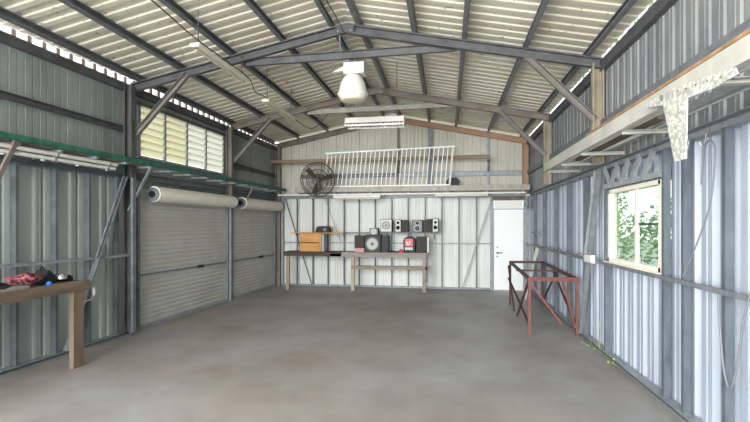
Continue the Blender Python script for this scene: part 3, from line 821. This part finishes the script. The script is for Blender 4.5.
def br(p0, p1, nm='brace', m_=M_rustred, w=.03): B().bar(p0, p1, w, .03).build(nm, m_, t)
br((TX0, TY0 + .05, TZ - .05), (TX0, TY1 - 1.4, .05)); br((TX0 + .02, TY0 + .06, .12), (TX0 + .03, TY1 - .05, TZ - .3))
br((TX0 + .03, TY1 - .04, TZ - .05), (TX0 + .02, TY1 - .9, .05))
br((TX1, TY0 + .1, .1), (TX1, TY1 - .9, TZ - .05)); br((TX1, TY1 - .04, .12), (TX1, TY0 + 1.4, TZ - .05))
br((TX0 + .03, TY0 + .01, TZ - .10), (TX1 - .25, TY0 + .03, .18), m_=M_rustred_lit); br((TX1 - .22, TY0 + .03, TZ - .05), (TX1 - .05, TY0 + .05, .12), m_=M_rustred_lit)
br((TX0, TY0 + 1.3, TZ - .02), (TX1, TY0 + 1.3, TZ - .02), 'cross_rail')

# ------------------------------------------------------------------ back workbench
t = thing('workbench', 'long narrow workbench with a grey top against the back wall', 'workbench', (-2.3, 11.2, 0))
B().box(-4.14, -2.62, 10.92, 11.42, .93, .97).build('top_board', M_darktop, t, bev=.004)
B().box(-2.62, -.46, 10.92, 11.42, .93, .97).build('top_board', M_benchgrey, t, bev=.004)
B().box(-4.13, -2.62, 10.90, 10.94, .86, .94).build('apron', M_darktop, t)
B().box(-2.90, -.50, 10.90, 10.94, .85, .93).build('apron', M_benchgrey, t)
for x, m_ in ((-4.04, M_woodlt), (-2.33, M_woodlt), (-.55, M_benchgrey)):
    for y in (10.97,): B().box(x - .045, x + .045, y - .04, y + .04, 0, .93).build('leg', m_, t, bev=.003)
B().box(-2.30, -.44, 10.93, 11.36, .57, .60).build('lower_shelf', M_woodx, t)
B().box(-2.37, -.42, 10.90, 10.93, .56, .63).build('shelf_edge', M_woodx, t)
B().box(-.515, -.47, 10.90, 10.94, .25, .85).build('bracket', M_dark, t)
ZT = .97
# pine drawers
t = thing('drawer_chest', 'small honey pine two drawer chest on the left of the back bench', 'drawers', (-3.44, 11.17, ZT))
B().box(-3.74, -3.17, 11.02, 11.34, ZT, 1.43).build('body', M_pine, t, bev=.006)
for z in (ZT + .03, ZT + .245):
    B().box(-3.72, -3.22, 11.0, 11.02, z, z + .185).build('drawer', M_pine, t, bev=.004)
B().box(-3.73, -3.21, 10.995, 11.003, ZT + .218, ZT + .238).build('drawer_gap_shade', M_darktop, t)  # dark strip standing in for the shade between the drawers
o = B().box(-3.155, -3.09, 11.0, 11.3, ZT, 1.42).build('grey_board', M_galv, bev=.004); tag(o, 'narrow grey metal strip box beside the pine drawer chest', 'box')
# wall shelf of thin timber, then dark
o = B().box(-4.0, -2.60, 11.02, 11.5, 1.435, 1.455).build('wall_shelf', M_pine); tag(o, 'thin yellow timber shelf above the pine drawer chest', 'shelf')
o = B().box(-2.60, -1.88, 11.3, 11.5, 1.435, 1.455).build('wall_shelf', M_dark); tag(o, 'dark steel shelf between the timber shelf and the speakers', 'shelf')
o = B().box(-1.62, -.22, 11.12, 11.5, 1.45, 1.472).build('wall_shelf', M_dark)
tag(o, 'dark shelf on the back wall carrying the small speakers', 'shelf')
for x in (-1.5, -.9, -.32):
    B().bar((x, 11.5, 1.30), (x, 11.2, 1.45), .02, .02).build('bracket', M_dark, o)
t = thing('portable_radio', 'black rounded radio on the yellow timber shelf', 'radio', (-3.14, 11.2, 1.455))
B().prism([(-3.36, 1.455), (-2.99, 1.455), (-2.99, 1.58), (-3.04, 1.62), (-3.28, 1.62), (-3.33, 1.58)], 11.1, 11.35).build('body', M_black, t, bev=.012)
B().cyl((-3.1, 11.1, 1.53), (-3.1, 11.09, 1.53), .045).build('dial', M_galvdk, t)

def speaker(x0, x1, z0, z1, y0, y1, label, grp, body=M_black, front=M_silver, cones=((.5, .38, .32), (.5, .8, .14)), nm='loudspeaker', cone=M_black, ring=None):
    t = thing(nm, label, 'speaker', ((x0 + x1) / 2, (y0 + y1) / 2, z0), grp)
    B().box(x0, x1, y0, y1, z0, z1).build('cabinet', body, t, bev=.006)
    if front: B().box(x0 + .012, x1 - .012, y0 - .008, y0, z0 + .012, z1 - .012).build('front_panel', front, t)
    for cx, cz, cr in cones:
        x = x0 + (x1 - x0) * cx; z = z0 + (z1 - z0) * cz; r = (x1 - x0) * cr
        B().lathe((x, y0 - .01, z), [(r, 0), (r * .95, -.012), (r * .85, -.010), (r * .45, .0), (r * .35, -.002), (.001, -.010)][::1], 'Y', 24).build('driver', cone, t, smooth=True)
        dr = bpy.data.objects[LAST[0]]
        if ring: B().lathe((x, y0 - .02, z), [(r * 1.02, 0), (r * 1.02, -.006), (r * .82, -.006), (r * .82, 0)], 'Y', 24, False).build('driver_ring', ring, dr)
        B().cyl((x, y0 - .012, z), (x, y0 - .03, z), r * .25, r * .15, 14).build('dust_cap', ring or cone, dr, smooth=True)
    return t
G = 'small speakers on the dark wall shelf'
SZ = 1.472
speaker(-1.66, -1.37, SZ, 1.80, 11.16, 11.38, 'silver fronted speaker with a grey cone, leftmost on the dark wall shelf', G, cone=M_coneg, cones=((.5, .52, .34),), ring=M_dark)
speaker(-1.29, -1.14, SZ, 1.79, 11.16, 11.38, 'narrow silver speaker with a black driver, second on the dark wall shelf', G, cones=((.5, .35, .34), (.5, .74, .24)))
o = speaker(-1.14, -.96, SZ, 1.78, 11.18, 11.40, 'plain black speaker touching the narrow silver one on the dark wall shelf', G, front=M_grille, cones=())
speaker(-.86, -.60, SZ, 1.78, 11.16, 11.38, 'black speaker with two silver ringed drivers, third group on the dark wall shelf', G, front=M_galvdk, cones=((.5, .3, .28), (.5, .74, .2)), ring=M_silver)
o = speaker(-.59, -.49, SZ, 1.77, 11.2, 11.4, 'slim black speaker right of the twin driver one on the wall shelf', G, front=M_black, cones=())
o = speaker(-.36, -.21, SZ, 1.81, 11.16, 11.38, 'speaker with a silver strip front, rightmost on the dark wall shelf', G, cones=((.5, .35, .32), (.5, .72, .22)))
o = speaker(-.50, -.365, SZ, 1.80, 11.2, 11.4, 'brown fabric fronted speaker beside the rightmost one on the wall shelf', G, front=M_grille, cones=())

# big speaker group on bench
speaker(-2.04, -1.63, ZT, 1.40, 11.0, 11.3, 'large black speaker with a pale woofer on the back bench', None, front=M_black, cones=((.48, .48, .42),), cone=M_coneg, ring=M_dark)
speaker(-1.92, -1.70, 1.40, 1.57, 11.02, 11.2, 'small black centre speaker with a silver cone, on top of the large one', None, front=M_galvdk, cones=((.5, .5, .34),), cone=M_coneg, ring=M_silver)
o = speaker(-1.62, -1.45, ZT, 1.38, 11.05, 11.35, 'plain black speaker box right of the large woofer', None, front=M_black, cones=())
o = B().box(-2.28, -2.05, 10.98, 11.25, ZT, ZT + .10).build('wooden_block', M_pink, bev=.005); tag(o, 'pinkish wooden block under the black amplifier', 'block')
t = thing('amplifier', 'black box amplifier on a pinkish block, left of the large speaker', 'amplifier', (-2.16, 11.1, ZT + .1))
B().box(-2.30, -2.05, 11.0, 11.28, ZT + .10, 1.38).build('cabinet', M_black, t, bev=.006)
B().box(-2.285, -2.065, 10.994, 11.0, ZT + .12, 1.36).build('front_panel', M_grille, t)
# black/red radio
t = thing('jobsite_radio', 'black rounded radio with a red display face on the back bench', 'radio', (-.92, 11.15, ZT))
B().prism([(-1.06, ZT), (-.77, ZT), (-.765, 1.26), (-.80, 1.33), (-.87, 1.36), (-.98, 1.36), (-1.04, 1.33), (-1.07, 1.26)], 11.02, 11.28).build('body', M_black, t, bev=.015)
B().box(-1.03, -.83, 11.005, 11.018, 1.12, 1.31).build('red_face', M_redscr, t, bev=.004)
B().box(-1.03, -.83, 11.005, 11.018, 1.03, 1.10).build('silver_face', M_silver, t, bev=.004)
B().bar((-.99, 11.002, 1.24), (-.95, 11.002, 1.15), .006, .02, up=(1, 0, 0)).build('white_mark', M_white, t)
B().bar((-.90, 11.002, 1.25), (-.94, 11.002, 1.15), .006, .02, up=(1, 0, 0)).build('white_mark', M_white, t)
o = speaker(-.75, -.50, ZT, 1.36, 11.02, 11.3, 'tall grey fabric fronted speaker on the right end of the back bench', None, front=M_grille, cones=())
o = speaker(-.49, -.43, ZT, 1.36, 11.05, 11.3, 'thin silver sided speaker at the very end of the back bench', None, front=M_silver, cones=(), body=M_silver)
o = B().lathe((-1.12, 11.0, ZT), [(.05, 0), (.055, .03), (.04, .07), (.015, .085)], n=16).build('red_pot', M_redpl, smooth=True); tag(o, 'tiny bright red pot on the back bench', 'pot')
o = B().tube(smooth([(-1.42, 11.05, ZT + .015), (-1.32, 11.02, ZT + .03), (-1.25, 11.07, ZT + .015), (-1.18, 11.03, ZT + .015)]), .014, 6).build('black_tool', M_black, smooth=True); tag(o, 'small black tool lying by the red pot on the bench', 'tool')

# ------------------------------------------------------------------ left workbench
BX0, BX1 = -4.78, -4.2
t = thing('workbench', 'rough timber workbench against the left wall', 'workbench', (-4.5, 3.7, 0))
for i in range(3):
    w_ = (BX1 - BX0 - .05) / 3
    B().box(BX0 + i * w_, BX0 + (i + 1) * w_ - .006, 2.7, 4.68, .955, .995).build('top_plank', M_wood, t, bev=.004)
B().box(BX1 - .055, BX1, 2.68, 4.72, .885, 1.0).build('front_beam', M_wood, t, bev=.006)
B().box(BX0, BX1 - .05, 4.64, 4.70, .87, .955).build('end_beam', M_wood, t, bev=.004)
for y in (2.9, 4.56):
    for x in ((-4.7, BX1 - .045) if y < 4 else (BX1 - .045,)): B().box(x - .03, x + .03, y - .075, y + .075, 0, .955 if x < -4.5 else .885).build('leg', M_wood2, t, bev=.004)
BZ = .995

def blob(name, c, r, m_, seed, flat=1.0, n=3, amp=.25, parent=None):
    rnd = random.Random(seed)
    bm = bmesh.new(); bmesh.ops.create_icosphere(bm, subdivisions=n, radius=1)
    ph = [(rnd.uniform(2, 7), rnd.uniform(2, 7), rnd.uniform(2, 7), rnd.uniform(0, 6)) for _ in range(4)]
    mb = B(); vs = []
    for v in bm.verts:
        k = 1 + amp * sum(math.sin(a * v.co.x + b * v.co.y + cc * v.co.z + d) for a, b, cc, d in ph) / 4
        vs.append((c[0] + v.co.x * r[0] * k, c[1] + v.co.y * r[1] * k, max(c[2], c[2] + r[2] * .55 + v.co.z * r[2] * k * flat)))
    mb.add(vs, [tuple(v.index for v in f.verts) for f in bm.faces]); bm.free()
    return mb.build(name, m_, parent, smooth=True)
o = blob('red_cloth', (-4.38, 4.03, BZ + .05), (.13, .15, .06), M_red, 3, amp=.5); tag(o, 'crumpled red and pink cloth on the left workbench', 'cloth')
o = blob('dark_cloth', (-4.48, 3.72, BZ), (.20, .20, .045), M_blackc, 5, amp=.4); tag(o, 'dark cloth heap under and left of the red cloth', 'cloth')
t = thing('tool_bag', 'black upright tool bag on the left workbench', 'bag', (-4.44, 4.30, BZ))
B().prism([(4.22, BZ), (4.42, BZ), (4.40, BZ + .08), (4.34, BZ + .15), (4.30, BZ + .16)], -4.52, -4.36, 'X').build('body', M_blackc, t, bev=.015)
B().tube(smooth([(-4.44, 4.27, BZ + .15), (-4.44, 4.30, BZ + .19), (-4.44, 4.34, BZ + .15)]), .007).build('handle', M_blackc, t)
t = thing('grinder', 'black power tool with a shiny silver guard on the left workbench', 'power tool', (-4.42, 4.48, BZ))
B().cyl((-4.48, 4.46, BZ + .045), (-4.38, 4.52, BZ + .05), .045, .035).build('motor_body', M_black, t, bev=.004)
B().lathe((-4.36, 4.47, BZ + .04), [(.055, 0), (.055, .03), (.03, .06)], n=18).build('guard', M_chrome, t, smooth=True)
o = blob('blue_cap', (-4.27, 4.22, BZ), (.028, .028, .03), M_blue, 8, amp=.05); tag(o, 'tiny bright blue cap at the front edge of the left workbench', 'cap')
t = thing('hand_tool', 'low dark hand tool with a pale strip near the workbench end', 'tool', (-4.42, 4.60, BZ))
blob('body', (-4.42, 4.60, BZ), (.07, .07, .045), M_black, 9, amp=.2, parent=t)
B().tube([(-4.40, 4.56, BZ + .07), (-4.38, 4.60, BZ + .078), (-4.40, 4.64, BZ + .068)], .008).build('pale_strip', M_silver, t)
o = B().box(-4.38, -4.25, 3.4, 3.98, BZ + .001, BZ + .03).build('timber_offcut', M_benchgrey, bev=.003); tag(o, 'flat weathered timber offcut lying on the left workbench', 'timber')
t = thing('power_lead', 'grey lead curling out from the left workbench end with a white plug', 'power lead', (-4.5, 4.9, .7))
B().tube(smooth([(-4.50, 4.705, .90), (-4.5, 4.76, .76), (-4.48, 4.86, .70), (-4.44, 4.98, .71), (-4.42, 5.02, .76)]), .009).build('lead', M_silver, t, smooth=True)
B().cyl((-4.42, 5.02, .76), (-4.42, 5.02, .86), .018).build('plug', M_white, t)

# ------------------------------------------------------------------ hanging lights
t = thing('high_bay_light', 'white dome high bay lamp hanging from the nearest roof apex', 'pendant light', (-1.35, 6.3, 3.4))
B().box(-1.46, -1.16, 6.2, 6.42, 3.81, 3.97).build('gear_box', M_white, t, bev=.012)
B().lathe((-1.34, 6.3, 3.42), [(.10, 0), (.165, .02), (.175, .04)], n=32).build('lens', M_lamp, t, smooth=True)
B().lathe((-1.34, 6.3, 3.42), [(.185, .04), (.21, .10), (.205, .12), (.20, .16), (.18, .26), (.14, .34), (.10, .385), (.07, .40)], n=32).build('reflector', M_lampw, t, smooth=True)
B().lathe((-1.34, 6.3, 3.42), [(.214, .09), (.222, .10), (.222, .12), (.214, .13)], n=32).build('rim', M_lampw, t, smooth=True)
B().prism([(-1.46, 3.93), (-1.60, 3.88), (-1.64, 3.84), (-1.60, 3.86), (-1.46, 3.87)], 6.26, 6.34).build('side_bracket', M_lampw, t)
B().tube(smooth([(-1.31, 6.3, 3.97), (-1.42, 6.27, 4.07), (-1.50, 6.22, 4.16), (-1.50, 6.16, 4.34)]), .012).build('cord', M_cable, t)
B().tube([(-1.31, 6.3, 3.97), (-1.31, 6.26, 4.08)], .014).build('hook', M_galv, t)

def bat(p0, p1, label):
    t = batten(p0, p1, label, body=M_cream, wd=.12, hd=.045)
    for p in (Vector(p0), Vector(p1)):
        d = (Vector(p1) - Vector(p0)).normalized(); q = p + d * (.08 if p == Vector(p0) else -.08)
        B().tube([q + Vector((0, 0, .02)), (q.x, q.y, RS(q.x))], .006, 5).build('suspension_chain', M_dark, t)
    return t
bat((-2.97, 4.90, 3.80), (-2.97, 6.22, 3.80), 'cream fluorescent batten hanging crosswise before the first frame')
bat((-2.95, 6.95, 3.70), (-2.95, 8.25, 3.70), 'cream fluorescent batten hanging beyond the first frame, left of the big lamp')
cable([(-2.86, 2.9, 3.80), (-2.86, 3.8, 3.86), (-2.94, 4.86, 3.86), (-2.92, 5.6, 3.85), (-2.93, 6.3, 3.85), (-2.97, 6.6, 3.74), (-2.96, 7.0, 3.76), (-2.97, 8.2, 3.75), (-2.7, 8.7, 3.6), (-2.45, 9.0, 3.95)], .008, M_cableb, 'brown power cable looping between the hanging battens')
t = thing('louvred_light', 'white louvred fluorescent fitting hanging below the middle frame', 'light fitting', (-1.2, 7.6, 3.4))
B().prism([(7.48, 3.40), (7.52, 3.50), (7.70, 3.50), (7.74, 3.40), (7.735, 3.40), (7.695, 3.49), (7.525, 3.49), (7.485, 3.40)], -1.73, -.72, 'X').build('reflector', M_lampw, t)
for i in range(17):
    x = -1.72 + i * .0619
    B().prism([(7.49, 3.36), (7.73, 3.36), (7.735, 3.40), (7.70, 3.48), (7.52, 3.48), (7.485, 3.40)], x, x + .006, 'X').build('louvre_fin', M_lampw, t)
for x in (-1.735, -.725): B().prism([(7.475, 3.355), (7.745, 3.355), (7.745, 3.41), (7.70, 3.51), (7.52, 3.51), (7.475, 3.41)], x, x + .008, 'X').build('end_cap', M_lampw, t)
for y in (7.49, 7.73): B().bar((-1.73, y, 3.36), (-.72, y, 3.36), .008, .03).build('side_rail', M_lampw, t)
for y in (7.57, 7.65): B().cyl((-1.71, y, 3.43), (-.74, y, 3.43), .014).build('tube', M_lamp, t)
for x in (-1.6, -.85): B().tube([(x, 7.61, 3.50), (x, 7.61, RS(x))], .005, 5).build('suspension_chain', M_dark, t)

# ridge electrical conduit
cable([(-1.42, 2.9, 4.35), (-1.43, 4.4, 4.32), (-1.42, 5.6, 4.35), (-1.42, 6.1, 4.33)], .008, M_cableb, 'brown cable running along under the roof ridge')

# ------------------------------------------------------------------ weeds
def weed(name, path, leaves, label):
    t = thing(name, label, 'weed', path[0])
    B().tube(smooth(path), .0015, 5).build('stem', M_leafy, t)
    m = B(); rnd = random.Random(len(leaves))
    for (x, y, z) in leaves:
        for k in range(4):
            a = rnd.uniform(0, 6.28); d = Vector((math.cos(a) * .8, math.sin(a), rnd.uniform(.1, .7))).normalized(); s = Vector((-d.y, d.x, 0)).normalized() * .013
            p = Vector((x, y, z)); L_ = rnd.uniform(.022, .032)
            m.add([p, p + d * L_ * .5 + s, p + d * L_, p + d * L_ * .5 - s], [(0, 1, 2, 3)])
    m.build('leaves', M_leafy, t, solid=.001)
weed('creeping_weed', [(1.93, 6.08, .0), (1.93, 6.10, .12), (1.925, 6.12, .26), (1.925, 6.08, .40)], [(1.91, 6.09, .39), (1.91, 6.11, .26), (1.91, 6.11, .1), (1.9, 6.2, .03)], 'pale green weed climbing the foot of the right wall')
weed('creeping_weed', [(1.93, 6.45, .0), (1.88, 6.5, .015), (1.85, 6.57, .01)], [(1.85, 6.57, .02), (1.87, 6.38, .02)], 'small weed growing on the floor by the farther wall foot')
weed('creeping_weed', [(1.94, 5.55, .02), (1.91, 5.6, .03), (1.87, 5.66, .01)], [(1.92, 5.57, .08), (1.88, 5.66, .02), (1.92, 5.6, .04)], 'small weed sprouting on the floor below the window')

# ------------------------------------------------------------------ trees outside
def tree(x, y, h, r, m_, label, seed, n=1500, leaf=.16):
    rnd = random.Random(seed)
    t = thing('tree', label, 'tree', (x, y, -.13), 'trees outside the window')
    m = B(); m.cyl((x, y, -.13), (x + .1, y, h * .6), .12, .07, 10)
    for k in range(7):
        a = rnd.uniform(0, 6.28); z0 = h * rnd.uniform(.15, .5)
        m.cyl((x + .05, y, z0), (x + math.cos(a) * r * .8, y + math.sin(a) * r * .8, z0 + h * .3), .04, .01, 6)
    m.build('trunk', M_bark, t)
    m = B()
    cl = [(rnd.uniform(-1, 1) * r * .7, rnd.uniform(-1, 1) * r * .7, rnd.uniform(.12, .95) * h, rnd.uniform(.3, .55) * r) for _ in range(22)]
    for i in range(n):
        cx, cy, cz, cr = rnd.choice(cl)
        d = Vector((rnd.gauss(0, 1), rnd.gauss(0, 1), rnd.gauss(0, 1))).normalized() * cr * rnd.random() ** .4
        p = Vector((x + cx, y + cy, cz)) + d
        a = Vector((rnd.gauss(0, 1), rnd.gauss(0, 1), rnd.gauss(0, .6))).normalized(); b = a.orthogonal().normalized() * leaf * .28
        m.add([p, p + a * leaf * .5 + b, p + a * leaf, p + a * leaf * .5 - b], [(0, 1, 2, 3)])
    m.build('foliage', m_, t, solid=0)
tree(4.8, 9.0, 3.4, 1.1, M_leaf2, 'deep green leafy tree outside the right window pane', 11, 1900, .15)
tree(5.1, 14.9, 8.6, 1.7, M_leaf, 'tall pale green tree outside the left window pane', 12, 4200, .18)
tree(9.6, 14.4, 3.8, 1.3, M_leaf2, 'darker tree farther off between the two panes', 13, 1500, .2)
tree(4.6, 3.2, 4.4, 1.6, M_leaf, 'tall tree whose crown shows in the gap over the right wall', 14, 1500, .2)
